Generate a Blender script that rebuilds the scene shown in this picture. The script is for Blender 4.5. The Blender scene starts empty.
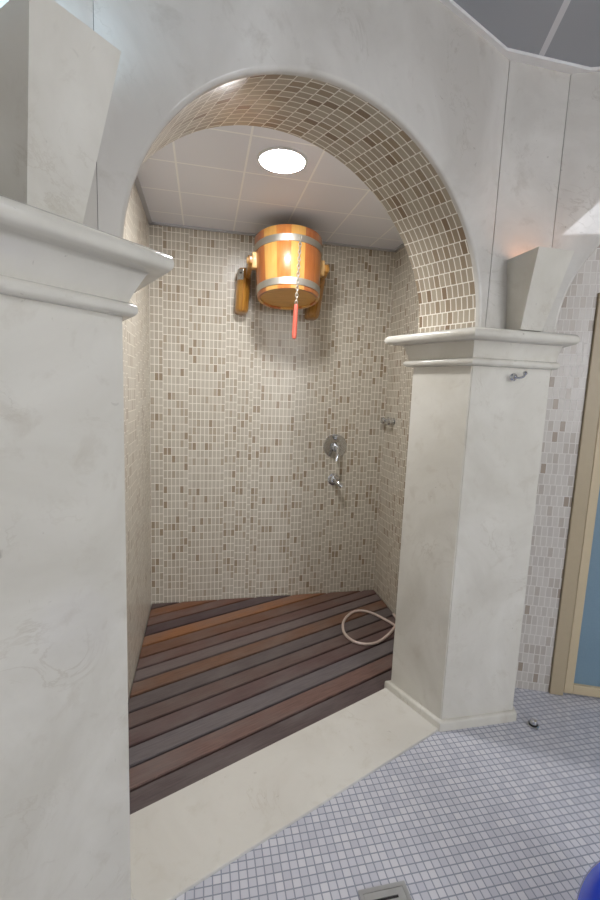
import bpy, bmesh, math, random
from mathutils import Vector, Matrix
random.seed(7)
SC = bpy.context.scene
COL = SC.collection
PI = math.pi
rad = math.radians

def V(x, y, z=0.0): return Vector((x, y, z))
def az(a):
    a = rad(a); return V(math.sin(a), math.cos(a))

# ------------------------------------------------------------------ camera
f, p, r, yaw, H = 438.0, rad(7.62), rad(2.22), rad(12.5), 1.5
F0 = V(math.sin(yaw), math.cos(yaw)); R0 = V(math.cos(yaw), -math.sin(yaw)); U0 = V(0, 0, 1)
Fw = F0*math.cos(p) - U0*math.sin(p); U1 = U0*math.cos(p) + F0*math.sin(p)
Rt = R0*math.cos(r) + U1*math.sin(r); Up = U1*math.cos(r) - R0*math.sin(r)
cd = bpy.data.cameras.new('camera'); cam = bpy.data.objects.new('camera', cd); COL.objects.link(cam)
cd.sensor_fit = 'VERTICAL'; cd.sensor_height = 36.0; cd.lens = f/900*36; cd.clip_start = 0.02
m = Matrix.Identity(4)
for i, a in enumerate((Rt, Up, -Fw)):
    for j in range(3): m[j][i] = a[j]
m[2][3] = H
cam.matrix_world = m
SC.camera = cam

# ------------------------------------------------------------------ materials
def new_mat(name):
    mt = bpy.data.materials.new(name); mt.use_nodes = True
    nt = mt.node_tree; b = nt.nodes['Principled BSDF']
    return mt, nt, b
def lin(c):
    return tuple(((v/255)/12.92 if v/255 <= .04045 else ((v/255+.055)/1.055)**2.4) for v in c) + (1.0,)
class NB:
    def __init__(s, nt): s.nt = nt
    def n(s, t, **kw):
        x = s.nt.nodes.new(t)
        for k, v in kw.items(): setattr(x, k, v)
        return x
    def l(s, a, b): s.nt.links.new(a, b)
    def math(s, op, a, b=None, c=None):
        x = s.n('ShaderNodeMath', operation=op)
        for i, v in enumerate((a, b, c)):
            if v is None: continue
            if isinstance(v, (int, float)): x.inputs[i].default_value = v
            else: s.l(v, x.inputs[i])
        return x.outputs[0]
    def comb(s, x, y, z=0.0):
        c = s.n('ShaderNodeCombineXYZ')
        for i, v in enumerate((x, y, z)):
            if isinstance(v, (int, float)): c.inputs[i].default_value = v
            else: s.l(v, c.inputs[i])
        return c.outputs[0]
    def mix(s, fac, a, b, blend='MIX'):
        x = s.n('ShaderNodeMix', data_type='RGBA', blend_type=blend)
        for k, v in ((0, fac), (6, a), (7, b)):
            if isinstance(v, (int, float, tuple)): x.inputs[k].default_value = v
            else: s.l(v, x.inputs[k])
        return x.outputs[2]
    def ramp(s, fac, stops, interp='LINEAR'):
        x = s.n('ShaderNodeValToRGB'); e = x.color_ramp; e.interpolation = interp
        while len(e.elements) < len(stops): e.elements.new(.5)
        for el, (pos, c) in zip(e.elements, stops): el.position = pos; el.color = c
        s.l(fac, x.inputs[0]); return x.outputs[0]
    def noise(s, vec, scale, detail=4.0, rough=.55, dist=0.0):
        x = s.n('ShaderNodeTexNoise'); x.inputs['Scale'].default_value = scale
        x.inputs['Detail'].default_value = detail; x.inputs['Roughness'].default_value = rough
        x.inputs['Distortion'].default_value = dist
        s.l(vec, x.inputs['Vector']); return x.outputs['Fac']
    def white(s, vec):
        x = s.n('ShaderNodeTexWhiteNoise', noise_dimensions='3D'); s.l(vec, x.inputs['Vector']); return x.outputs['Value']
    def bump(s, h, strength, dist, bs):
        x = s.n('ShaderNodeBump'); x.inputs['Strength'].default_value = strength; x.inputs['Distance'].default_value = dist
        s.l(h, x.inputs['Height']); s.l(x.outputs[0], bs.inputs['Normal'])

def plain(name, col, rough=.5, metal=0.0, coat=0.0, var=.04):
    mt, nt, b = new_mat(name); g = NB(nt)
    tc = g.n('ShaderNodeTexCoord')
    nz = g.noise(tc.outputs['Object'], 30.0, 3)
    c = lin(col)
    hi = tuple(min(1, v*(1+var)) for v in c[:3])+(1,); lo = tuple(v*(1-var) for v in c[:3])+(1,)
    g.l(g.mix(nz, lo, hi), b.inputs['Base Color'])
    b.inputs['Roughness'].default_value = rough; b.inputs['Metallic'].default_value = metal
    b.inputs['Coat Weight'].default_value = coat; b.inputs['Coat Roughness'].default_value = .08
    return mt
def emit(name, col, strength):
    mt, nt, b = new_mat(name)
    b.inputs['Base Color'].default_value = (.8, .8, .8, 1)
    b.inputs['Emission Color'].default_value = col; b.inputs['Emission Strength'].default_value = strength
    return mt
def marble(name, a, b_, vein, rough=.1):
    mt, nt, b = new_mat(name); g = NB(nt)
    tc = g.n('ShaderNodeTexCoord').outputs['Object']
    n1 = g.noise(tc, 2.3, 6, .6, .6)
    n2 = g.noise(tc, 11.0, 6, .65, .4)
    n3 = g.noise(tc, 3.1, 9, .62, 1.4)
    base = g.mix(g.ramp(n1, [(.35, (0, 0, 0, 1)), (.65, (1, 1, 1, 1))]), lin(a), lin(b_))
    sp = g.ramp(n2, [(.56, (0, 0, 0, 1)), (.72, (1, 1, 1, 1))])
    base = g.mix(g.math('MULTIPLY', sp, .35), base, lin(vein))
    v = g.math('ABSOLUTE', g.math('SUBTRACT', n3, .5))
    vm = g.ramp(v, [(0.0, (1, 1, 1, 1)), (.012, (0, 0, 0, 1))])
    msk = g.ramp(g.noise(tc, 4.0, 3), [(.5, (0, 0, 0, 1)), (.62, (1, 1, 1, 1))])
    base = g.mix(g.math('MULTIPLY', g.math('MULTIPLY', vm, msk), .45), base, lin(vein))
    # small fossil-like pits
    pit = g.ramp(g.noise(tc, 38.0, 3, .5, .8), [(.70, (0, 0, 0, 1)), (.76, (1, 1, 1, 1))])
    pm = g.ramp(g.noise(tc, 2.0, 2), [(.48, (0, 0, 0, 1)), (.6, (1, 1, 1, 1))])
    base = g.mix(g.math('MULTIPLY', g.math('MULTIPLY', pit, pm), .62), base, lin(tuple(int(x*.80) for x in vein)))
    g.l(base, b.inputs['Base Color'])
    b.inputs['Roughness'].default_value = rough
    b.inputs['Specular IOR Level'].default_value = .5
    return mt
def mosaic(name, mode, w=.0268, h=.0525, gr=.0041, light=((197, 190, 175), (186, 178, 162), (171, 158, 138), (142, 121, 95)), grout=(236, 231, 220), rough=.28, seed=0.0):
    """small upright mosaic tiles; 'sheet' = columns in groups slipped against each other, 'row' = rows with random starts"""
    mt, nt, b = new_mat(name); g = NB(nt)
    uv = g.n('ShaderNodeUVMap').outputs['UV']
    sep = g.n('ShaderNodeSeparateXYZ'); g.l(uv, sep.inputs[0])
    u, v = sep.outputs[0], sep.outputs[1]
    if mode == 'sheet':
        cu = g.math('DIVIDE', u, w)
        col = g.math('FLOOR', cu)
        grp = g.math('ADD', g.math('FLOOR', g.math('DIVIDE', cu, 3.0)), g.math('FLOOR', g.math('DIVIDE', cu, 7.0)))
        rnd = g.white(g.comb(grp, 3.7+seed, 1.0))
        off = g.math('MULTIPLY', g.math('FLOOR', g.math('MULTIPLY', rnd, 3.0)), 1/3.0)
        cv = g.math('ADD', g.math('DIVIDE', v, h), off)
        row = g.math('FLOOR', cv)
    else:
        cv = g.math('DIVIDE', v, h); row = g.math('FLOOR', cv)
        rnd = g.white(g.comb(row, 8.1+seed, 2.0))
        cu = g.math('ADD', g.math('DIVIDE', u, w), rnd)
        col = g.math('FLOOR', cu)
    fu = g.math('FRACT', cu); fv = g.math('FRACT', cv)
    gu = gr/w/2; gv = gr/h/2
    du = g.math('MINIMUM', fu, g.math('SUBTRACT', 1.0, fu))
    dv = g.math('MINIMUM', fv, g.math('SUBTRACT', 1.0, fv))
    mu = g.math('LESS_THAN', du, gu); mv = g.math('LESS_THAN', dv, gv)
    mask = g.math('MAXIMUM', mu, mv)
    idv = g.comb(col, row, seed)
    t = g.white(idv)
    L = [lin(c) for c in light]
    tile = g.ramp(t, [(0.0, L[0]), (.30, L[1]), (.55, L[0]), (.76, L[2]), (.93, L[3])], 'CONSTANT')
    # faint stone grain inside each tile
    tc = g.n('ShaderNodeTexCoord').outputs['Object']
    gn = g.noise(tc, 55.0, 4)
    tile = g.mix(.22, tile, g.mix(gn, L[2], L[0]))
    # broad drift between greyer and browner batches of stone
    dr = g.ramp(g.noise(tc, 1.6, 2), [(.4, (0, 0, 0, 1)), (.65, (1, 1, 1, 1))])
    tile = g.mix(g.math('MULTIPLY', dr, .25), tile, L[2])
    c = g.mix(mask, tile, lin(grout))
    g.l(c, b.inputs['Base Color'])
    rg = g.math('ADD', rough, g.math('MULTIPLY', mask, .45))
    g.l(rg, b.inputs['Roughness'])
    g.bump(g.math('SUBTRACT', 1.0, mask), .35, .0012, b)
    return mt
def floor_tiles(name):
    mt, nt, b = new_mat(name); g = NB(nt)
    uv = g.n('ShaderNodeUVMap').outputs['UV']
    sep = g.n('ShaderNodeSeparateXYZ'); g.l(uv, sep.inputs[0])
    w = .0268
    cu = g.math('DIVIDE', sep.outputs[0], w); cv = g.math('DIVIDE', sep.outputs[1], w)
    fu = g.math('FRACT', cu); fv = g.math('FRACT', cv)
    du = g.math('MINIMUM', fu, g.math('SUBTRACT', 1.0, fu)); dv = g.math('MINIMUM', fv, g.math('SUBTRACT', 1.0, fv))
    mask = g.math('LESS_THAN', g.math('MINIMUM', du, dv), .075)
    t = g.white(g.comb(g.math('FLOOR', cu), g.math('FLOOR', cv), 4.0))
    tile = g.ramp(t, [(0, lin((192, 192, 202))), (.5, lin((201, 201, 210))), (1, lin((210, 209, 215)))])
    c = g.mix(mask, tile, lin((140, 144, 156)))
    g.l(c, b.inputs['Base Color'])
    g.l(g.math('ADD', .26, g.math('MULTIPLY', mask, .5)), b.inputs['Roughness'])
    g.bump(g.math('SUBTRACT', 1.0, mask), .3, .001, b)
    return mt
def deck_wood(name):
    mt, nt, b = new_mat(name); g = NB(nt)
    at = g.n('ShaderNodeAttribute', attribute_name='board_tone').outputs['Color']
    uv = g.n('ShaderNodeUVMap').outputs['UV']
    mp = g.n('ShaderNodeMapping'); mp.inputs['Scale'].default_value = (1.6, 26, 1); g.l(uv, mp.inputs['Vector'])
    gr = g.noise(mp.outputs[0], 6.0, 6, .65, .3)
    mp2 = g.n('ShaderNodeMapping'); mp2.inputs['Scale'].default_value = (2.2, 5, 1); g.l(uv, mp2.inputs['Vector'])
    bl = g.noise(mp2.outputs[0], 1.5, 4, .6)
    c = g.mix(g.ramp(gr, [(.3, (.55, .55, .55, 1)), (.7, (1.3, 1.25, 1.2, 1))]), (0, 0, 0, 1), at, 'MIX')
    c = g.mix(1.0, at, g.ramp(gr, [(.28, (.50, .49, .48, 1)), (.72, (1.0, 1.0, 1.0, 1))]), 'MULTIPLY')
    c = g.mix(g.ramp(bl, [(.42, (0, 0, 0, 1)), (.75, (.55, .55, .55, 1))]), c, lin((120, 112, 110)))
    g.l(c, b.inputs['Base Color'])
    b.inputs['Roughness'].default_value = .48
    g.bump(gr, .25, .002, b)
    return mt
def varnished(name, c1, c2, axis_scale=(18, 18, 2.0), rough=.3, coat=.7):
    mt, nt, b = new_mat(name); g = NB(nt)
    tc = g.n('ShaderNodeTexCoord').outputs['Object']
    mp = g.n('ShaderNodeMapping'); mp.inputs['Scale'].default_value = axis_scale; g.l(tc, mp.inputs['Vector'])
    gr = g.noise(mp.outputs[0], 3.0, 5, .6, .6)
    g.l(g.mix(g.ramp(gr, [(.3, (0, 0, 0, 1)), (.7, (1, 1, 1, 1))]), lin(c1), lin(c2)), b.inputs['Base Color'])
    b.inputs['Roughness'].default_value = rough
    b.inputs['Coat Weight'].default_value = coat; b.inputs['Coat Roughness'].default_value = .06
    return mt
def ceiling_mat(name, base, line, pitch, lw, rough=.5):
    mt, nt, b = new_mat(name); g = NB(nt)
    uv = g.n('ShaderNodeUVMap').outputs['UV']
    sep = g.n('ShaderNodeSeparateXYZ'); g.l(uv, sep.inputs[0])
    ms = []
    for o in (0, 1):
        fr = g.math('FRACT', g.math('DIVIDE', sep.outputs[o], pitch))
        d = g.math('MINIMUM', fr, g.math('SUBTRACT', 1.0, fr))
        ms.append(g.math('LESS_THAN', d, lw/pitch/2))
    mask = g.math('MAXIMUM', ms[0], ms[1])
    g.l(g.mix(mask, lin(base), lin(line)), b.inputs['Base Color'])
    b.inputs['Roughness'].default_value = rough
    return mt

M_MAR = marble('cream_marble', (207, 203, 192), (224, 221, 212), (188, 180, 165))
M_MARU = marble('upper_marble', (198, 194, 187), (219, 216, 210), (168, 161, 150), rough=.045)
M_SLAB = marble('threshold_marble', (212, 208, 199), (220, 217, 209), (198, 191, 177), rough=.22)
M_MOS = mosaic('wall_mosaic', 'sheet')
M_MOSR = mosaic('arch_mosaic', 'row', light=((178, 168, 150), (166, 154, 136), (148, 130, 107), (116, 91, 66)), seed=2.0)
M_MOSC = mosaic('outer_mosaic', 'row', light=((200, 195, 188), (190, 184, 177), (178, 169, 159), (150, 134, 117)), grout=(214, 210, 204), seed=5.0)
M_FLOOR = floor_tiles('white_floor_mosaic')
M_DECK = deck_wood('dark_deck_wood')
M_CEIL = ceiling_mat('main_ceiling_panel', (164, 168, 173), (215, 216, 218), .62, .022)
M_NCEIL = ceiling_mat('shower_ceiling_panel', (232, 233, 239), (252, 252, 252), .308, .009)
M_WHITE = plain('white_enamel', (222, 222, 222), .35)
M_TRIM = plain('ceiling_trim_white', (238, 238, 236), .4)
M_CHROME = plain('chrome', (205, 207, 210), .12, 1.0)
M_STEEL = plain('brushed_steel', (188, 184, 174), .42, .8)
M_CHAIN = plain('light_chain_metal', (206, 200, 188), .35, .75)
M_DRAIN = plain('drain_steel', (170, 172, 174), .3, 1.0)
M_BLACK = plain('black_void', (12, 12, 13), .6)
M_GROUT = plain('seam_filler', (168, 162, 152), .7)
M_OAK1 = varnished('orange_stave', (184, 108, 48), (202, 130, 66))
M_OAK2 = varnished('yellow_stave', (206, 152, 74), (222, 172, 98))
M_OAK3 = varnished('red_stave', (166, 92, 42), (186, 112, 58))
M_BASE = varnished('bucket_bottom_wood', (206, 150, 72), (226, 172, 92), (3, 18, 18), .45, .2)
M_POST = varnished('bracket_wood', (150, 98, 34), (200, 146, 66))
M_PIN = varnished('pale_wood', (224, 178, 112), (234, 194, 132), (12, 12, 12), .4, .3)
M_RED = plain('coral_plastic', (218, 104, 86), .4)
M_HOSE = plain('hose_plastic', (206, 188, 178), .38)
M_FRAME = plain('door_frame_tan', (178, 163, 136), .45)
M_LEAF = plain('door_leaf_tan', (200, 184, 153), .45)
M_BLUE = plain('blue_rubber', (6, 62, 205), .25, 0, .3)

def frosted(name):
    mt, nt, b = new_mat(name); g = NB(nt)
    tc = g.n('ShaderNodeTexCoord').outputs['Object']
    nz = g.noise(tc, 140.0, 2)
    g.l(g.mix(nz, lin((118, 146, 164)), lin((130, 156, 172))), b.inputs['Base Color'])
    b.inputs['Roughness'].default_value = .42
    b.inputs['Transmission Weight'].default_value = .1
    g.bump(nz, .2, .0008, b)
    return mt
M_GLASS = frosted('frosted_blue_glass')
M_LAMP = emit('shower_lamp_glow', (.99, .99, 1.0, 1), 142.0)
M_PANEL = emit('panel_glow', (.93, .95, 1.0, 1), 6.3)
M_DOWN = emit('downlight_glow', (.95, .97, 1.0, 1), 16.0)
M_FILL = emit('daylight_in_frosted_pane', (.95, .96, 1.0, 1), 8.0)  # glow of the unseen fill light added behind the viewer
M_WARM = emit('warm_bulb', (1.0, .42, .20, 1), 9.0)
M_COOL = emit('cool_bulb', (.45, .72, 1.0, 1), 45.0)

# ------------------------------------------------------------------ mesh helpers
def obj(name, bm, mats, parent=None, smooth=False, angle=35):
    me = bpy.data.meshes.new(name)
    if parent is not None:
        off = Vector((0, 0, 0)); q = parent
        while q is not None: off += q.location; q = q.parent
        bmesh.ops.translate(bm, verts=bm.verts, vec=-off)
    bm.normal_update(); bm.to_mesh(me); bm.free()
    for mt in (mats if isinstance(mats, (list, tuple)) else [mats]): me.materials.append(mt)
    o = bpy.data.objects.new(name, me); COL.objects.link(o)
    if parent is not None: o.parent = parent
    if smooth:
        for pl in me.polygons: pl.use_smooth = True
        me.set_sharp_from_angle(angle=rad(angle))
    return o
def thing(name, label, cat, loc, group=None):
    o = bpy.data.objects.new(name, None); COL.objects.link(o); o.location = loc; o.empty_display_size = .1
    o['label'] = label; o['category'] = cat
    if group: o['group'] = group
    return o
def tag(o, label, cat, group=None):
    o['label'] = label; o['category'] = cat
    if group: o['group'] = group
    return o
def struct(o, label=None):
    o['kind'] = 'structure'
    if label: o['label'] = label; o['category'] = 'wall' if o.name.startswith('wall') else o.name.split('_')[0]
    return o
def BM(): return bmesh.new()
def face(bm, pts, mi=0, uvs=None):
    fc = bm.faces.new([bm.verts.new(q) for q in pts]); fc.material_index = mi
    if uvs:
        ul = bm.loops.layers.uv.verify()
        for lp, t in zip(fc.loops, uvs): lp[ul].uv = t
    return fc
def box_uv(bm, o, ex, ey, ez, mi=0):
    """box from corner o along three edge vectors; UVs in metres"""
    ul = bm.loops.layers.uv.verify()
    v = {}
    for i in (0, 1):
        for j in (0, 1):
            for k in (0, 1): v[i, j, k] = bm.verts.new(o + ex*i + ey*j + ez*k)
    quads = [((0,0,0),(1,0,0),(1,0,1),(0,0,1)), ((1,0,0),(1,1,0),(1,1,1),(1,0,1)), ((1,1,0),(0,1,0),(0,1,1),(1,1,1)),
             ((0,1,0),(0,0,0),(0,0,1),(0,1,1)), ((0,0,1),(1,0,1),(1,1,1),(0,1,1)), ((0,1,0),(1,1,0),(1,0,0),(0,0,0))]
    L = [ex.length, ey.length, ez.length]
    out = []
    for qd in quads:
        fc = bm.faces.new([v[t] for t in qd]); fc.material_index = mi; out.append(fc)
        for lp, t in zip(fc.loops, qd):
            var = [i for i in range(3) if len({x[i] for x in qd}) > 1]
            lp[ul].uv = (t[var[0]]*L[var[0]], t[var[1]]*L[var[1]])
    return out
def box(bm, x0, x1, y0, y1, z0, z1, mi=0):
    return box_uv(bm, V(x0, y0, z0), V(x1-x0, 0), V(0, y1-y0), V(0, 0, z1-z0), mi)
def prism(bm, poly, z0, z1, mi=0, caps=True):
    a = [bm.verts.new((q[0], q[1], z0)) for q in poly]; b = [bm.verts.new((q[0], q[1], z1)) for q in poly]
    n = len(poly)
    for i in range(n):
        bm.faces.new((a[i], a[(i+1) % n], b[(i+1) % n], b[i])).material_index = mi
    if caps:
        bm.faces.new(b).material_index = mi; bm.faces.new(a[::-1]).material_index = mi
def loft(bm, rings, mi=0, caps=True):
    rr = [[bm.verts.new(q) for q in ring] for ring in rings]
    n = len(rr[0])
    for a, b in zip(rr, rr[1:]):
        for i in range(n): bm.faces.new((a[i], a[(i+1) % n], b[(i+1) % n], b[i])).material_index = mi
    if caps:
        bm.faces.new(rr[0][::-1]).material_index = mi; bm.faces.new(rr[-1]).material_index = mi
def frame_of(ax):
    ax = ax.normalized(); t = V(0, 0, 1) if abs(ax.z) < .9 else V(1, 0, 0)
    u = ax.cross(t).normalized(); return u, ax.cross(u)
def lathe(bm, o, ax, prof, n=24, mi=0, caps=True):
    """prof: (distance along axis, radius)"""
    u, w = frame_of(ax); ax = ax.normalized()
    loft(bm, [[o + ax*t + (u*math.cos(2*PI*k/n) + w*math.sin(2*PI*k/n))*max(rr, 1e-4) for k in range(n)] for t, rr in prof], mi, caps)
def tube(bm, pts, rr, n=10, mi=0, closed=False):
    N = len(pts); rings = []
    prev = None
    for i in range(N):
        if closed: t = pts[(i+1) % N] - pts[i-1]
        else: t = pts[min(i+1, N-1)] - pts[max(i-1, 0)]
        t.normalize()
        if prev is None: u, w = frame_of(t)
        else:
            u = (prev - t*prev.dot(t)).normalized(); w = t.cross(u)
        prev = u
        rings.append([pts[i] + (u*math.cos(2*PI*k/n) + w*math.sin(2*PI*k/n))*rr for k in range(n)])
    if closed: rings.append(rings[0])
    loft(bm, rings, mi, not closed)
    if closed: bmesh.ops.remove_doubles(bm, verts=bm.verts, dist=1e-6)
def bez(pts, n=10):
    """Catmull-Rom through the points"""
    out = []
    P_ = [pts[0]*2-pts[1]] + list(pts) + [pts[-1]*2-pts[-2]]
    for i in range(1, len(P_)-2):
        a, b, c, d_ = P_[i-1], P_[i], P_[i+1], P_[i+2]
        for k in range(n):
            t = k/n
            out.append(.5*((2*b) + (c-a)*t + (2*a-5*b+4*c-d_)*t*t + (3*b-a-3*c+d_)*t**3))
    out.append(pts[-1]); return out
def off_poly(poly, o):
    out = []; n = len(poly)
    for i in range(n):
        a, b, c = poly[i-1], poly[i], poly[(i+1) % n]
        e1 = (b-a).normalized(); e2 = (c-b).normalized()
        n1 = V(e1.y, -e1.x); n2 = V(e2.y, -e2.x)
        out.append(b + (n1+n2)*o/(1+n1.dot(n2)))
    return out
def bevel(bm, w, seg=2):
    bmesh.ops.bevel(bm, geom=[e for e in bm.edges], offset=w, segments=seg, affect='EDGES', profile=.5)

# ------------------------------------------------------------------ layout of the polygonal room
D1 = az(67.5); N1 = V(-D1.y, D1.x)               # shower arch wall: along, and outward
DL = az(45);   NL = V(-DL.y, DL.x)
D2 = az(112.5); N2 = V(-D2.y, D2.x)
D0 = az(22.5); N0 = V(-D0.y, D0.x)
A1 = V(1.072, 1.621)                             # nominal right end of shower arch
A = V(1.062, 1.621)                              # shaft corner
B = V(1.437, 1.621)
LC = A1 - D1*1.36                                # right front corner of near pillar
LE = LC - DL*.365
TH = .31                                         # wall thickness
ZS = 1.785; ZC = 2.785
AW, AH = .684, .60

# ---- floor
oct_pts = []
def ring_pts():
    pts = []
    cur = LE.copy(); a = 45.0
    for k in range(8):
        d = az(a); pts.append(cur.copy()); cur = cur + d*.3725
        pts.append(cur.copy()); cur = cur + az(a+22.5)*1.36; a += 45
    return pts
RP = ring_pts()
cen = sum(RP, V(0, 0))/len(RP)
bm = BM()
big = [cen + (q-cen)*1.0 for q in RP]
def uvface(bm, pts, z, fn, mi=0, flip=False):
    P3 = [V(q.x, q.y, z) for q in pts]
    if flip: P3 = P3[::-1]
    face(bm, P3, mi, [fn(q) for q in P3])
ccw = RP[::-1]
def xy(q): return (q.x+5.0, q.y+5.0)
FP = [LE - D0*1.36 + N0*.28, LE + N0*.28, LE, LC, A1, B, B + N2*.30, B + D2*1.36 + N2*.30, B + D2*1.36] + [q for q in RP[4:15]] + [LE - D0*1.36]
uvface(bm, FP[::-1], 0.0, xy)
fl = struct(obj('floor', bm, M_FLOOR))
# ---- main ceiling
bm = BM()
cu, cv = V(D2.x, D2.y), V(N2.x, N2.y)
cref = V(1.165, 1.46)
def cuv(q):
    w = V(q.x, q.y) - cref
    return (w.dot(cu)+6.2, w.dot(cv)+6.2+.33)
out = [cen + (q-cen)*1.03 for q in ccw]
uvface(bm, out, ZC, cuv, 0, True)
struct(obj('ceiling', bm, M_CEIL))
# ---- white angle trim round the ceiling
bm = BM()
inner = [cen + (q-cen)*.990 for q in ccw]
for i in range(16):
    j = (i+1) % 16
    a, b, c, d_ = out[i], out[j], inner[j], inner[i]
    loft(bm, [[V(a.x, a.y, ZC-.012), V(d_.x, d_.y, ZC-.012), V(d_.x, d_.y, ZC-.001), V(a.x, a.y, ZC-.001)],
              [V(b.x, b.y, ZC-.012), V(c.x, c.y, ZC-.012), V(c.x, c.y, ZC-.001), V(b.x, b.y, ZC-.001)]])
struct(obj('trim_1', bm, M_TRIM))

# ---- arch walls
def arch_wall(name, o, d, n, s0=-.048, s1=1.408, soffit=M_MOSR, ztop=ZC+.01):
    """o = left end of the opening; wall above spring level with an elliptical opening; marble face, tiled soffit"""
    bm = BM(); c = .688
    K = 56; rr = .011
    def pt(s, z, k): return o + d*s + n*k + V(0, 0, z)
    angs = [PI - PI*k/K for k in range(K+1)]
    def el(t, e): return c + (AW+e)*math.cos(t), ZS + (AH+e)*math.sin(t)
    # arc length for the soffit UVs
    arc = [0.0]
    for a, b in zip(angs, angs[1:]):
        p0, p1 = el(a, 0), el(b, 0); arc.append(arc[-1] + math.hypot(p1[0]-p0[0], p1[1]-p0[1]))
    prof = [(0.0, rr), (rr*.08, rr*.62), (rr*.3, rr*.29), (rr*.62, rr*.07), (rr, 0.0), (.022, 0.0)]
    for k in range(K):
        a, b = angs[k], angs[k+1]
        pa, pb = el(a, rr), el(b, rr)
        face(bm, [pt(pa[0], pa[1], 0), pt(pb[0], pb[1], 0), pt(pb[0], ztop, 0), pt(pa[0], ztop, 0)], 0)
        for (n0, e0), (n1, e1) in zip(prof, prof[1:]):
            q = [el(a, e0), el(a, e1), el(b, e1), el(b, e0)]
            face(bm, [pt(*q[0], n0), pt(*q[1], n1), pt(*q[2], n1), pt(*q[3], n0)], 0)
        qa, qb = el(a, 0), el(b, 0)
        face(bm, [pt(*qa, .022), pt(*qa, TH), pt(*qb, TH), pt(*qb, .022)], 1,
             [(0.001, arc[k]), (TH-.021, arc[k]), (TH-.021, arc[k+1]), (0.001, arc[k+1])])
        face(bm, [pt(qb[0], qb[1], TH), pt(qa[0], qa[1], TH), pt(qa[0], ztop, TH), pt(qb[0], ztop, TH)], 1,
             [(qb[0], qb[1]), (qa[0], qa[1]), (qa[0], ztop), (qb[0], ztop)])
    for sa, sb in ((s0, c-AW-rr), (c+AW+rr, s1)):
        face(bm, [pt(sa, ZS, 0), pt(sb, ZS, 0), pt(sb, ztop, 0), pt(sa, ztop, 0)], 0)
        face(bm, [pt(sb, ZS, TH), pt(sa, ZS, TH), pt(sa, ztop, TH), pt(sb, ztop, TH)], 1, [(sb, ZS), (sa, ZS), (sa, ztop), (sb, ztop)])
    for s, fl_ in ((s0, 1), (s1, 0)):
        q = [pt(s, ZS, 0), pt(s, ZS, TH), pt(s, ztop, TH), pt(s, ztop, 0)]
        face(bm, q if not fl_ else q[::-1], 0)
    face(bm, [pt(s0, ztop, 0), pt(s1, ztop, 0), pt(s1, ztop, TH), pt(s0, ztop, TH)], 0)
    bmesh.ops.remove_doubles(bm, verts=bm.verts, dist=1e-5)
    bm.normal_update()
    flat = [i for i, fc in enumerate(bm.faces) if abs(fc.normal.dot(n)) > .9999 and fc.material_index == 0]
    w = obj(name, bm, [M_MARU, soffit], smooth=True, angle=40)
    for i in flat: w.data.polygons[i].use_smooth = False
    return struct(w)
arch_wall('wall_shower_arch', LC, D1, N1)
arch_wall('wall_door_arch', B, D2, N2)
arch_wall('wall_near_arch', LE - D0*1.36, D0, N0)

# ---- pillars
def pillar(name, pl, label, top, bead_out, low_out, panel):
    base = (pl[0]+pl[1])*.5
    t = thing(name, label, 'pillar', V(base.x, base.y, 0), 'marble pillars of the arches')
    bm = BM(); prism(bm, pl, 0.0, top-.143)
    bmesh.ops.bevel(bm, geom=[e for e in bm.edges if abs((e.verts[0].co-e.verts[1].co).z) > .5], offset=.004, segments=2, affect='EDGES')
    obj('shaft', bm, M_MAR, t, True)
    bm = BM(); o = bead_out
    zt = top; R_ = .022
    prof = [(zt-.0, o-.02)]
    for k in range(0, 9):
        a = PI/2 - PI*k/8
        prof.append((zt-R_ + R_*math.sin(a), o-R_ + R_*math.cos(a)))
    prof += [(zt-.0445, o-.046), (zt-.046, o-.050)]
    for k in range(1, 9):
        u = k/8; prof.append((zt-.046 - .066*u, (o-.050)*(1-u)**1.15 + .012*u))
    r2 = .0155; zc = zt-.1275
    prof.append((zc+r2, .012))
    for k in range(0, 9):
        a = PI/2 - PI*k/8
        prof.append((zc + r2*math.sin(a), low_out-r2 + r2*math.cos(a)))
    prof.append((zc-r2, -.002))
    rings = [[V(q.x, q.y, z) for q in off_poly(pl, oo)] for z, oo in prof][::-1]
    loft(bm, rings)
    obj('capital', bm, M_MAR, t, True, 50)
    bm = BM()
    prof = [(0.0, .016), (.036, .016), (.042, .0145), (.046, .010), (.0475, .001)]
    loft(bm, [[V(q.x, q.y, z+.0005) for q in off_poly(pl, oo)] for z, oo in prof])
    obj('base_moulding', bm, M_MAR, t, True, 50)
    return t
PR = [A, B, B + V(.383, .924)*TH, A + N1*TH]
PLF = [LE, LC, LC + N1*TH, LE + N0*TH]
pillar('marble_pillar', PR, 'pale marble pillar with a small chrome hook, between the shower and the blue glass door', 1.774, .078, .026, 0)
pillar('marble_pillar', PLF, 'large near marble pillar on the shower left side, with plain bare shaft', 1.797, .098, .03, 1)
# marble wall panels above the capitals
def upper(name, a, b, d, n, zc, ga, gb):
    bm = BM(); ln = (b-a).length
    box_uv(bm, a + d*ga + n*.02 + V(0, 0, zc), d*(ln-ga-gb), n*.05, V(0, 0, ZC+.01-zc))
    struct(obj(name, bm, M_MARU))
    bm = BM()       # dark joint behind the panel ends
    box_uv(bm, a + d*.0 + n*.028 + V(0, 0, zc), d*ln, n*.02, V(0, 0, ZC+.01-zc))
    struct(obj('trim_2', bm, M_GROUT))
upper('wall_upper_shower', A1, B, V(1, 0), V(0, 1), 1.774, .0482, .0456)
upper('wall_upper_near', LE, LC, DL, NL, 1.797, .0448, .0446)

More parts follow.
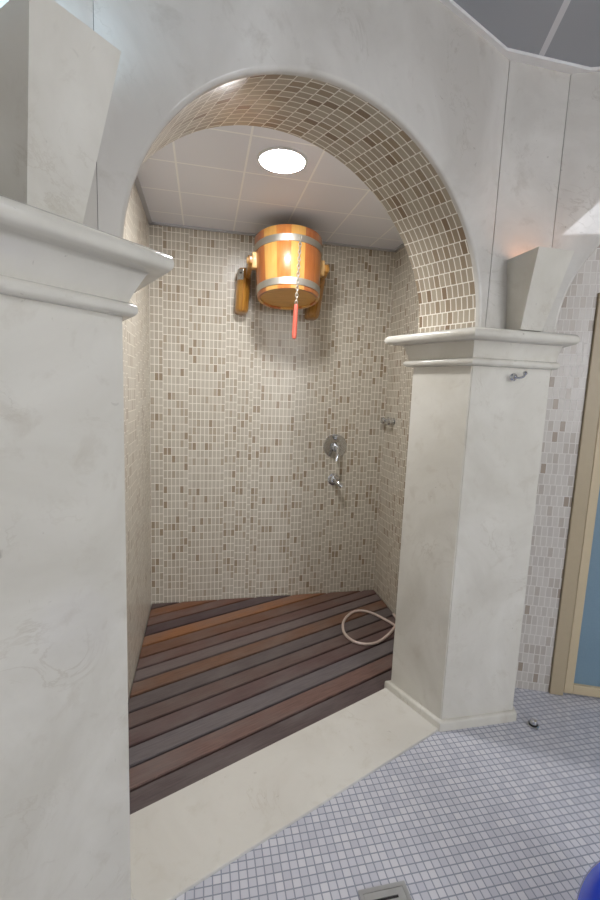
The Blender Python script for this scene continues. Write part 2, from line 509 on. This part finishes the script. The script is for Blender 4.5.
# ---- threshold slab between the pillars
bm = BM(); q0 = LC + N1*.002 + D1*.004; q1 = A1 + N1*.002 - D1*.016
box_uv(bm, q0 + V(0, 0, -.03), q1-q0, N1*.328, V(0, 0, .040)); bevel(bm, .003)
tag(obj('threshold_slab', bm, M_SLAB), 'cream marble threshold slab lying between the two pillars in front of the dark deck', 'threshold')

# ---- shower niche shell
XL, XR, YB, ZN = -.345, 1.30, 3.02, 2.50
bm = BM(); box(bm, XL-.08, XR+.08, YB, YB+.08, -.06, ZC); struct(obj('wall_back', bm, M_MOS))
bm = BM(); box(bm, XL-.08, XL, 1.36, YB, -.06, ZC); struct(obj('wall_left', bm, M_MOS))
bm = BM(); box(bm, XR, XR+.08, 2.0, YB, -.06, ZC); struct(obj('wall_right', bm, M_MOS))
bm = BM()
p0 = LC + N1*TH; box_uv(bm, p0 + D1*.005 + V(0, 0, -.06), -D1*.055, N1*.012, V(0, 0, ZS+.06))
struct(obj('wall_jamb_left', bm, M_MOS))
bm = BM(); p0 = A1 + N1*TH
box_uv(bm, p0 + D1*.0135 + V(0, 0, -.06), D1*.4065, N1*.012, V(0, 0, ZC+.06)); struct(obj('wall_jamb_right', bm, M_MOS))
bm = BM()
qs = [V(XL-.01, 1.36), V(XL + .02, 1.36), LC + N1*(TH-.005), A1 + N1*(TH-.005), V(XR+.01, 2.05), V(XR+.01, YB), V(XL-.01, YB)]
uvface(bm, qs, -.045, xy)
struct(obj('floor_shower', bm, M_SLAB))
bm = BM()
qs = [V(XL-.01, 1.37), V(XL+.04, 1.392), A1 + N1*(TH+.001), V(XR+.01, 2.06), V(XR+.01, YB+.01), V(XL-.01, YB+.01)]
def nuv(q): return (q.x + .135 + .308*5, q.y - 2.205 + .308*9)
uvface(bm, qs, ZN, nuv, 0, True)
uvface(bm, qs, ZN+.02, nuv, 0)
struct(obj('ceiling_shower', bm, M_NCEIL))
bm = BM()
for x0, x1, y0, y1 in ((XL, XL+.022, 1.45, YB), (XR-.022, XR, 2.1, YB), (XL, XR, YB-.022, YB)):
    box(bm, x0, x1, y0, y1, ZN-.010, ZN-.0005)
struct(obj('trim_3', bm, plain('ceiling_edge_grey', (192, 192, 196), .4)))

# ---- dark timber deck
def clip(poly, pt, nr):
    out = []
    for i in range(len(poly)):
        a, b = poly[i], poly[(i+1) % len(poly)]
        da, db = (a-pt).dot(nr), (b-pt).dot(nr)
        if da >= 0: out.append(a)
        if (da >= 0) != (db >= 0): out.append(a + (b-a)*(da/(da-db)))
    return out
tones = [(84, 76, 80), (122, 95, 88), (108, 108, 114), (98, 78, 78), (100, 82, 78), (94, 90, 92), (122, 88, 66), (112, 102, 102),
         (106, 80, 74), (116, 80, 60), (166, 108, 62), (72, 58, 64), (116, 76, 60), (140, 90, 56), (80, 62, 60)]
bm = BM(); ul = bm.loops.layers.uv.verify(); cl = bm.loops.layers.float_color.new('board_tone')
edges_n = [.334, .440, .546, .650, .752, .853, .955, 1.058, 1.150, 1.245, 1.350, 1.455, 1.558, 1.66, 1.76, 1.86]
for i in range(15):
    n0, n1 = edges_n[i], edges_n[i+1]-.011
    strip = [A1 - D1*2.2 + N1*n0, A1 + D1*1.0 + N1*n0, A1 + D1*1.0 + N1*n1, A1 - D1*2.2 + N1*n1]
    for pt_, nr in ((V(XL+.004, 0), V(1, 0)), (V(XR-.004, 0), V(-1, 0)), (V(0, YB-.004), V(0, -1))):
        strip = clip(strip, pt_, nr)
        if len(strip) < 3: break
    if len(strip) < 3: continue
    bb = BM(); prism(bb, strip, -.026, 0.0)
    bmesh.ops.remove_doubles(bb, verts=bb.verts, dist=1e-4)
    bmesh.ops.bevel(bb, geom=[e for e in bb.edges if min(v.co.z for v in e.verts) > -.001], offset=.003, segments=2, affect='EDGES')
    vm = {}
    for v in bb.verts: vm[v] = bm.verts.new(v.co)
    c = lin(tuple(1.12*(.7*q + .3*w) for q, w in zip(tones[i], (104, 80, 72))))
    for fc in bb.faces:
        nf = bm.faces.new([vm[v] for v in fc.verts])
        for lp in nf.loops:
            w = lp.vert.co - A1
            lp[ul].uv = (w.dot(D1) + 3 + i*1.7, w.dot(N1) + i*.37); lp[cl] = c
    bb.free()
tag(obj('duckboard', bm, M_DECK), 'dark reddish brown slatted wooden deck covering the shower floor', 'wooden deck')
bm = BM()
for s in (-1.0, -.45, .05):
    box_uv(bm, A1 + D1*s + N1*.36 + V(0, 0, -.045), D1*.05, N1*(.9 if s > -.9 else .78), V(0, 0, .018))
deck = bpy.data.objects['duckboard']
obj('bearer', bm, plain('bearer_wood', (60, 46, 40), .7), deck)

# ---- right-hand tiled wall with the door
TW = .25
bm = BM(); t0 = B + N2*TW
def wbox(s0, s1, z0, z1):
    ul = bm.loops.layers.uv.verify()
    fs = box_uv(bm, t0 + D2*s0 + V(0, 0, z0), D2*(s1-s0), N2*.06, V(0, 0, z1-z0))
    for fc in fs:
        for lp in fc.loops:
            w = lp.vert.co - t0; k = w.dot(N2)
            lp[ul].uv = (w.dot(D2) + 3 + k, w.z + .01)
wbox(-.10, .247, 0, 2.72); wbox(1.113, 1.46, 0, 2.72); wbox(.247, 1.113, 2.0, 2.72)
struct(obj('wall_door', bm, M_MOSC))
door = bpy.data.objects.new('door_1', None); COL.objects.link(door); door.location = t0 + D2*.68; door['kind'] = 'structure'
def dbox(name, parts, mt, bv=.003):
    bm = BM()
    for s0, s1, k0, k1, z0, z1 in parts:
        b2 = BM(); box_uv(b2, t0 + D2*s0 + N2*k0 + V(0, 0, z0), D2*(s1-s0), N2*(k1-k0), V(0, 0, z1-z0))
        if bv: bevel(b2, bv)
        me = bpy.data.meshes.new('tmp'); b2.to_mesh(me); b2.free(); bm.from_mesh(me); bpy.data.meshes.remove(me)
    return obj(name, bm, mt, door)
dbox('door_frame', [(.249, .313, -.014, .06, 0.001, 2.0), (1.047, 1.111, -.014, .06, 0.001, 2.0), (.313, 1.047, -.014, .06, 1.935, 2.0)], M_FRAME)
dbox('door_leaf', [(.318, .360, -.004, .045, .012, 1.93), (1.000, 1.042, -.004, .045, .012, 1.93),
                   (.360, 1.000, -.004, .045, .012, .062), (.360, 1.000, -.004, .045, 1.885, 1.93)], M_LEAF)
dbox('glass_pane', [(.358, 1.002, .014, .024, .058, 1.888)], M_GLASS, 0)
dbox('handle', [(.962, .980, -.05, -.035, .95, 1.15), (.966, .976, -.036, -.002, .97, .98), (.966, .976, -.036, -.002, 1.12, 1.13)], M_CHROME, .002)

# ---- the rest of the room behind the viewer: plain marble sides
bm = BM()
# ring order: RP[2k] left end of pillar k, RP[2k+1] right end; pillars 0 (near) and 1 (shower right) are built
for i in range(4, 15):
    a, b = RP[i], RP[i+1]
    face(bm, [V(a.x, a.y, 0), V(b.x, b.y, 0), V(b.x, b.y, ZC), V(a.x, a.y, ZC)])
struct(obj('wall_front', bm, M_MAR))
bm = BM()     # closing wall behind the near-left arch
o0 = LE - D0*1.36 + N0*TW
box_uv(bm, o0 - D0*.1 + V(0, 0, 0), D0*1.56, N0*.06, V(0, 0, 2.72))
struct(obj('wall_near', bm, M_MOSC))
win = bpy.data.objects.new('window_1', None); COL.objects.link(win); win['kind'] = 'structure'  # unseen glowing pane and frame, added to raise the room's light level
wa, wb = RP[9], RP[10]          # the side opposite the shower arch
wd = (wb-wa).normalized(); wn = V(wd.y, -wd.x)
if wn.dot(cen-wa) < 0: wn = -wn
win.location = (wa+wb)*.5 + V(0, 0, 1.1)
bm = BM(); box_uv(bm, wa + wd*.10 + wn*.012 + V(0, 0, 1.25), wd*1.14, wn*.01, V(0, 0, 1.40)); obj('fill_pane', bm, M_FILL, win)
bm = BM()
for s0, s1, z0, z1 in ((.04, 1.30, 1.19, 1.25), (.04, 1.30, 2.65, 2.71), (.04, .10, 1.25, 2.65), (1.24, 1.30, 1.25, 2.65), (.65, .69, 1.25, 2.65)):
    box_uv(bm, wa + wd*s0 + wn*.001 + V(0, 0, z0), wd*(s1-s0), wn*.04, V(0, 0, z1-z0))
obj('fill_frame', bm, M_WHITE, win)

# ------------------------------------------------------------------ wall sconces on the capitals
def sconce(mid, d, n, zb, label, bulb, zt):
    """inverted marble pyramid, open at the top, with a lamp inside"""
    t = thing('wall_sconce', label, 'wall lamp', mid + n*.018 + V(0, 0, zb), 'marble uplights on the pillars')
    def ring(hw, pr, z, back=0.0): return [mid + n*(.0195-back) - d*hw + V(0, 0, z), mid - n*pr - d*hw + V(0, 0, z), mid - n*pr + d*hw + V(0, 0, z), mid + n*(.0195-back) + d*hw + V(0, 0, z)]
    bm = BM()
    loft(bm, [ring(.05, .066, zb), ring(.077, .155, zt), ring(.065, .143, zt, .012), ring(.045, .060, zb+.08, .012)])
    obj('shade', bm, M_MAR, t)
    bm = BM(); lathe(bm, mid - n*.035 + V(0, 0, zt-.075), V(0, 0, 1), [(-.03, .012), (-.012, .016), (.0, .022), (.018, .026), (.036, .022), (.047, .012), (.05, .001)], 16)
    obj('bulb', bm, bulb, t, True)
    bm = BM(); lathe(bm, mid - n*.035 + V(0, 0, zb+.081), V(0, 0, 1), [(0, .02), (zt-.075-.03-zb-.081, .018)], 12)
    obj('lamp_holder', bm, M_WHITE, t, True)
    return t
sconce((A1+B)*.5 + V(.012, 0), V(1, 0), V(0, 1), 1.7755, 'small tapered marble uplight with an orange glow, on the capital beside the glass door', M_WARM, 2.058)
sconce((LE+LC)*.5, DL, NL, 1.7985, 'large near tapered marble uplight on the capital at the upper left', M_COOL, 2.085)

# ------------------------------------------------------------------ lights
t = thing('ceiling_light', 'bright round white ceiling light above the wooden deck in the shower', 'ceiling light', (.325, 2.05, ZN))
bm = BM(); lathe(bm, V(.325, 2.05, ZN-.001), V(0, 0, -1), [(0, .112), (.004, .111), (.006, .106), (.006, .099), (.001, .098)], 48)
obj('trim_ring', bm, M_WHITE, t, True)
bm = BM(); lathe(bm, V(.325, 2.05, ZN-.0025), V(0, 0, -1), [(0, .098), (.003, .0975), (.005, .09), (.006, .04)], 48)
obj('diffuser', bm, M_LAMP, t, True)
def panel(c0, ex, ey, label):
    mid = c0 + (ex+ey)*.5
    t = thing('panel_light', label, 'ceiling light', V(mid.x, mid.y, ZC), 'square panel lights of the room ceiling')
    bm = BM(); u, w = ex.normalized(), ey.normalized(); L = ex.length; K = .02
    for o_, a, b in ((c0-u*K-w*K, u*(L+2*K), w*K), (c0-u*K+w*L, u*(L+2*K), w*K), (c0-u*K, u*K, w*L), (c0+u*L, u*K, w*L)):
        box_uv(bm, o_ + V(0, 0, ZC-.020), a, b, V(0, 0, .0195))
    obj('frame', bm, M_WHITE, t)
    bm = BM(); box_uv(bm, c0 + V(0, 0, ZC-.014), ex, ey, V(0, 0, .010)); obj('diffuser', bm, M_PANEL, t)
PA, PB_ = V(.383, .924)*.6, V(.924, -.383)*.6
panel(V(1.295, -.26), PB_, PA, 'square white ceiling panel light mirrored in the polished marble above the door arch')
panel(V(.35, -1.75), PB_, PA, 'unseen square ceiling panel added at the back of the room as fill light')  # second panel is out of view, added to brighten the room

# ------------------------------------------------------------------ bucket shower
bx, by = .492, 2.75
zb, zt = 2.045, 2.400
rb, rt = .186, .207
t = thing('bucket_shower', 'wooden tipping bucket with steel hoops and red pull, mounted high on the tiled back wall', 'bucket', (bx, 3.0, 2.2))
bm = BM(); NS = 15; SUB = 4; N = NS*SUB
order = [0, 1, 0, 1, 2, 0, 1, 0, 2, 1, 0, 1, 2, 0, 1]
def rz(z): return rb + (rt-rb)*(z-zb)/(zt-zb)
def ringz(rr, z, ph=0): return [V(bx + rr*math.cos(2*PI*k/N+ph), by + rr*math.sin(2*PI*k/N+ph), z) for k in range(N)]
rings = [ringz(rb-.018, zb+.03), ringz(rb-.018, zb+.001), ringz(rb-.003, zb), ringz(rb, zb+.004), ringz(rt, zt-.004), ringz(rt-.003, zt), ringz(rt-.018, zt-.001), ringz(rb-.015, zb+.04)]
rr_ = [[bm.verts.new(q) for q in rg] for rg in rings]
for a, b in zip(rr_, rr_[1:]):
    for i in range(N):
        fc = bm.faces.new((a[i], a[(i+1) % N], b[(i+1) % N], b[i])); fc.material_index = order[i//SUB]; fc.smooth = True
TILT = Matrix.Translation(V(bx, by, 2.27)) @ Matrix.Rotation(rad(-9), 4, 'X') @ Matrix.Translation(V(-bx, -by, -2.27))
bmesh.ops.transform(bm, matrix=TILT, verts=bm.verts)
tub = obj('staves', bm, [M_OAK1, M_OAK2, M_OAK3], t); tub.data.set_sharp_from_angle(angle=rad(50))
bm = BM(); lathe(bm, V(bx, by, zb+.012), V(0, 0, 1), [(0, rb-.0185), (.016, rb-.0185)], 48); bmesh.ops.transform(bm, matrix=TILT, verts=bm.verts); obj('bottom', bm, M_BASE, t)
for z0, z1 in ((zb+.022, zb+.062), (zt-.092, zt-.052)):
    bm = BM()
    loft(bm, [ringz(rz(z0)+.0005, z0), ringz(rz(z0)+.004, z0+.001), ringz(rz(z1)+.004, z1-.001), ringz(rz(z1)+.0005, z1)], 0, False)
    bmesh.ops.transform(bm, matrix=TILT, verts=bm.verts); obj('hoop', bm, M_STEEL, t, True)
# brackets: rounded timber uprights on the wall with an arm and pin carrying the bucket
def bracket(xb, xt_, z0, z1, sgn):
    bm = BM(); secs = []
    W, Dp = .044, .115
    K = 7
    zs = [z0, z0+.004, z0+.012, z0+.03] + [z0+.03+(z1-z0-.04)*k/5 for k in range(1, 6)] + [z1]
    sh = [.45, .72, .9, 1.0] + [1.0]*5 + [.94]
    for z, s in zip(zs, sh):
        u = (z-z0)/(z1-z0); xc = xb + (xt_-xb)*u
        ring = [V(xc-W*s, YB+.003, z), V(xc-W*s, YB-.06*s, z), V(xc-W*.75*s, YB-(Dp-.018)*s, z), V(xc-.006, YB-Dp*s, z), V(xc, YB-(Dp-.006)*s, z), V(xc+.006, YB-Dp*s, z), V(xc+W*.75*s, YB-(Dp-.018)*s, z), V(xc+W*s, YB-.06*s, z), V(xc+W*s, YB+.003, z)]
        secs.append(ring)
    loft(bm, secs)
    b = obj('bracket', bm, M_POST, t, True, 40)
    bm = BM(); xa = xt_ + sgn*.016      # arm carrying the pin
    poly = [V(xa-.014, YB-.02, z1-.075), V(xa-.014, by+.02, z1-.045), V(xa-.014, by-.028, z1-.02), V(xa-.014, by-.03, z1+.02), V(xa-.014, by+.02, z1+.038), V(xa-.014, YB-.06, z1-.005), V(xa-.014, YB-.02, z1-.01)]
    loft(bm, [[q for q in poly], [q + V(.028, 0) for q in poly]]); bmesh.ops.recalc_face_normals(bm, faces=bm.faces)
    bevel(bm, .003)
    obj('arm', bm, M_POST, b, True, 40)
    bm = BM(); x0 = xa + sgn*.012; xe = bx - sgn*(rz(z1)-.006)
    lathe(bm, V(x0, by, z1+.0), V(sgn, 0, 0), [(0, .016), (abs(xe-x0)-.02, .016)], 20); bq = BM(); box(bq, min(xe, xe-sgn*.026)-.004, max(xe, xe-sgn*.026)+.004, by-.028, by+.028, z1-.045, z1+.045); bevel(bq, .004); me = bpy.data.meshes.new('tmp'); bq.to_mesh(me); bq.free(); bm.from_mesh(me); bpy.data.meshes.remove(me)
    lathe(bm, V(xa-sgn*.013, by, z1), V(-sgn, 0, 0), [(0, .020), (.006, .020), (.010, .016)], 20)
    obj('pivot_pin', bm, M_PIN, b, True, 40)
    bm = BM(); box(bm, xt_-W-.003, xt_-.010, YB-Dp-.003, YB-Dp+.022, z1-.075, z1-.010)
    for v in bm.verts:
        if v.co.x < xt_-.02: v.co.y += .016
    bevel(bm, .002)
    pl = obj('strap_plate', bm, M_CHROME, b); pl['label'] = 'bright metal plate'
    bm = BM(); lathe(bm, V(xt_-.026, YB-Dp+.006, z1-.035), V(-.45, -.89, 0), [(0, .006), (.0035, .005), (.004, .001)], 12); obj('screw', bm, M_BLACK, pl, True)
    return b
bracket(.231, .246, 1.985, 2.262, 1)
bracket(.706, .742, 1.985, 2.255, -1)
# chain and red pull
bm = BM()
top = V(bx+.030, by-rt+.012, zt-.030); bot = V(bx+.010, by-rt-.032, 1.985)
nl = 19
for k in range(nl):
    c = top.lerp(bot, (k+.5)/nl); ln = (top-bot).length/nl
    pts = []
    hl, hw = ln*.66, .0070
    for j in range(12):
        a = 2*PI*j/12
        q = V(hw*math.cos(a), 0, hl*math.sin(a))
        if k % 2: q = V(0, q.x, q.z)
        pts.append(c + q)
    tube(bm, pts, .0025, 6, 0, True)
obj('chain', bm, M_CHAIN, t, True)
bm = BM(); lathe(bm, V(bot.x, bot.y, bot.z+.004), V(-.03, .0, -1), [(0, .003), (.004, .010), (.02, .0125), (.17, .0140), (.190, .012), (.195, .003)], 14)
obj('pull_handle', bm, M_RED, t, True)

# ------------------------------------------------------------------ shower fittings
Yw = YB + .003
t = thing('shower_mixer', 'chrome single-lever shower mixer on a round plate on the back wall', 'shower mixer', (.928, Yw, 1.117))
bm = BM(); lathe(bm, V(.928, Yw, 1.117), V(0, -1, 0), [(0, .088), (.006, .088), (.011, .084), (.013, .06), (.014, .03)], 40); obj('plate', bm, M_CHROME, t, True)
bm = BM(); lathe(bm, V(.928, Yw-.012, 1.112), V(0, -1, 0), [(0, .034), (.035, .033), (.040, .030), (.042, .024), (.060, .024), (.068, .02), (.072, .008)], 28); obj('body', bm, M_CHROME, t, True)
bm = BM(); lv = [V(.928, Yw-.075, 1.112), V(.926, Yw-.088, 1.09), V(.918, Yw-.098, 1.055), V(.908, Yw-.105, 1.022)]
tube(bm, bez(lv, 5), .0125, 10); obj('lever', bm, M_CHROME, t, True)
bm = BM(); lathe(bm, V(.931, Yw-.010, 1.186), V(0, -1, 0), [(0, .016), (.02, .015), (.024, .022), (.040, .020), (.044, .012)], 20); obj('diverter_knob', bm, M_CHROME, t, True)

t = thing('wall_outlet', 'small chrome angled water outlet below the shower mixer', 'water outlet', (.930, Yw, .870))
bm = BM(); lathe(bm, V(.930, Yw, .872), V(0, -1, 0), [(0, .046), (.006, .045), (.010, .036), (.03, .030), (.034, .022)], 28); obj('flange', bm, M_CHROME, t, True)
bm = BM(); tube(bm, bez([V(.930, Yw-.025, .872), V(.936, Yw-.055, .868), V(.952, Yw-.078, .852), V(.968, Yw-.088, .834)], 5), .0175, 12); obj('nozzle', bm, M_CHROME, t, True)

t = thing('robe_hook', 'chrome double-knob robe hook on the tiled right side wall of the shower', 'hook', (XR, 2.905, 1.315), )
bm = BM(); b2 = [V(XR-.001, 2.845, 1.315), V(XR-.001, 2.965, 1.315)]
lathe(bm, V(XR+.003, 2.905, 1.315), V(-1, 0, 0), [(0, .024), (.008, .024), (.012, .018)], 24); box(bm, XR-.016, XR-.006, 2.862, 2.950, 1.308, 1.322)
obj('bar', bm, M_CHROME, t, True)
for yy in (2.960, 2.860):
    bm = BM(); lathe(bm, V(XR+.003, yy, 1.315), V(-1, 0, 0), [(0, .026), (.006, .026), (.010, .013), (.030, .012), (.034, .022), (.042, .026), (.052, .023), (.058, .008)], 20); obj('knob', bm, M_CHROME, t, True)

hx, hz = A.x+.186, 1.590
t = thing('coat_hook', 'small chrome two-pronged coat hook high on the pillar beside the glass door', 'hook', (hx, 1.621, hz))
bm = BM(); lathe(bm, V(hx+.008, 1.6215, hz+.003), V(0, -1, 0), [(0, .016), (.005, .016), (.009, .010), (.012, .008)], 20); obj('plate', bm, M_CHROME, t, True)
for sx, dz in ((-.020, -.010), (.026, .006)):
    bm = BM(); c0 = V(hx+.008, 1.612, hz+.003)
    tube(bm, bez([c0, c0+V(sx*.5, -.010, dz*.4-.006), c0+V(sx*.9, -.022, dz-.004), c0+V(sx, -.026, dz+.006)], 4), .0050, 8)
    lathe(bm, c0+V(sx, -.026, dz+.004), V(0, -.4, 1), [(0, .004), (.003, .0085), (.009, .0095), (.014, .005)], 12); obj('prong', bm, M_CHROME, t, True)

t = thing('door_stop', 'small chrome door stop on the white tiled floor near the pillar foot', 'door stop', (1.507, 1.566, 0))
bm = BM(); lathe(bm, V(1.507, 1.566, 0.0005), V(0, 0, 1), [(0, .025), (.005, .025), (.009, .017), (.022, .017), (.030, .013), (.032, .004)], 24); obj('body', bm, M_CHROME, t, True)
bm = BM(); lathe(bm, V(1.507, 1.566, .009), V(0, 0, 1), [(0, .0175), (.001, .020), (.006, .020), (.007, .0175)], 24); rg = obj('rubber_ring', bm, M_BLACK, t, True); rg['label'] = 'black rubber ring'

# floor drain
t = thing('floor_drain', 'square metal floor drain grate set in the white mosaic floor', 'drain', (.546, .990, 0))
x0, x1, y0, y1 = .470, .622, .915, 1.067
bm = BM()
for a in ((x0, x1, y0, y0+.012), (x0, x1, y1-.012, y1), (x0, x0+.012, y0+.012, y1-.012), (x1-.012, x1, y0+.012, y1-.012)): box(bm, a[0], a[1], a[2], a[3], .0003, .004)
obj('frame', bm, M_DRAIN, t)
bm = BM(); xi0, xi1, yi0, yi1 = x0+.013, x1-.013, y0+.013, y1-.013
ys = [yi0]; 
slots = [yi0 + .020 + k*.0265 for k in range(4)]
cur = yi0
for s in slots:
    box(bm, xi0, xi1, cur, s, .0008, .0032); box(bm, xi0, xi0+.022, s, s+.008, .0008, .0032); box(bm, xi1-.022, xi1, s, s+.008, .0008, .0032); cur = s+.008
box(bm, xi0, xi1, cur, yi1, .0008, .0032)
obj('grate', bm, M_DRAIN, t)
bm = BM(); box(bm, xi0, xi1, yi0, yi1, .0002, .0007); obj('sump', bm, M_BLACK, t)

# hose lying on the deck
zh = .0092
hp = [(1.275, 2.10), (1.262, 2.25), (1.245, 2.40), (1.222, 2.500), (1.160, 2.625), (1.095, 2.690), (1.020, 2.690), (.940, 2.620), (.890, 2.530), (.872, 2.430), (.900, 2.345), (.960, 2.305), (1.030, 2.310),
      (1.108, 2.355), (1.180, 2.410), (1.225, 2.450), (1.262, 2.52), (1.282, 2.62)]
pts = []
for i, (x, y) in enumerate(hp):
    z = zh
    if i in (14, 15): z += .010
    if i in (2, ): z += .0
    pts.append(V(x, y, z + (.018 if i in (15, 16) else 0)))
bm = BM(); tube(bm, bez(pts, 8), .0088, 10)
tag(obj('shower_hose', bm, M_HOSE, smooth=True), 'pale pink-beige hose lying in a loop on the dark wooden deck', 'hose')

# blue ball at the lower right
bm = BM(); bmesh.ops.create_uvsphere(bm, u_segments=64, v_segments=40, radius=.2)
bmesh.ops.translate(bm, verts=bm.verts, vec=(0, 0, 0))
ball = obj('ball', bm, M_BLUE, smooth=True, angle=180); ball.location = (1.09, .64, .2005)
tag(ball, 'glossy deep blue rounded ball on the tiled floor at the lower right corner', 'ball')
bm = BM(); lathe(bm, V(1.09, .64, .4008), V(0, 0, -1), [(0, .004), (-.0005, .008), (.003, .010)], 16)
obj('valve_plug', bm, M_BLUE, ball)

# ------------------------------------------------------------------ world and view
w = bpy.data.worlds.new('world'); SC.world = w; w.use_nodes = True
w.node_tree.nodes['Background'].inputs[0].default_value = (.8, .88, 1, 1)
w.node_tree.nodes['Background'].inputs[1].default_value = .3
vs = SC.view_settings
vs.view_transform = 'Standard'; vs.look = 'None'; vs.gamma = 1.0; vs.use_curve_mapping = False; vs.exposure = 0.38
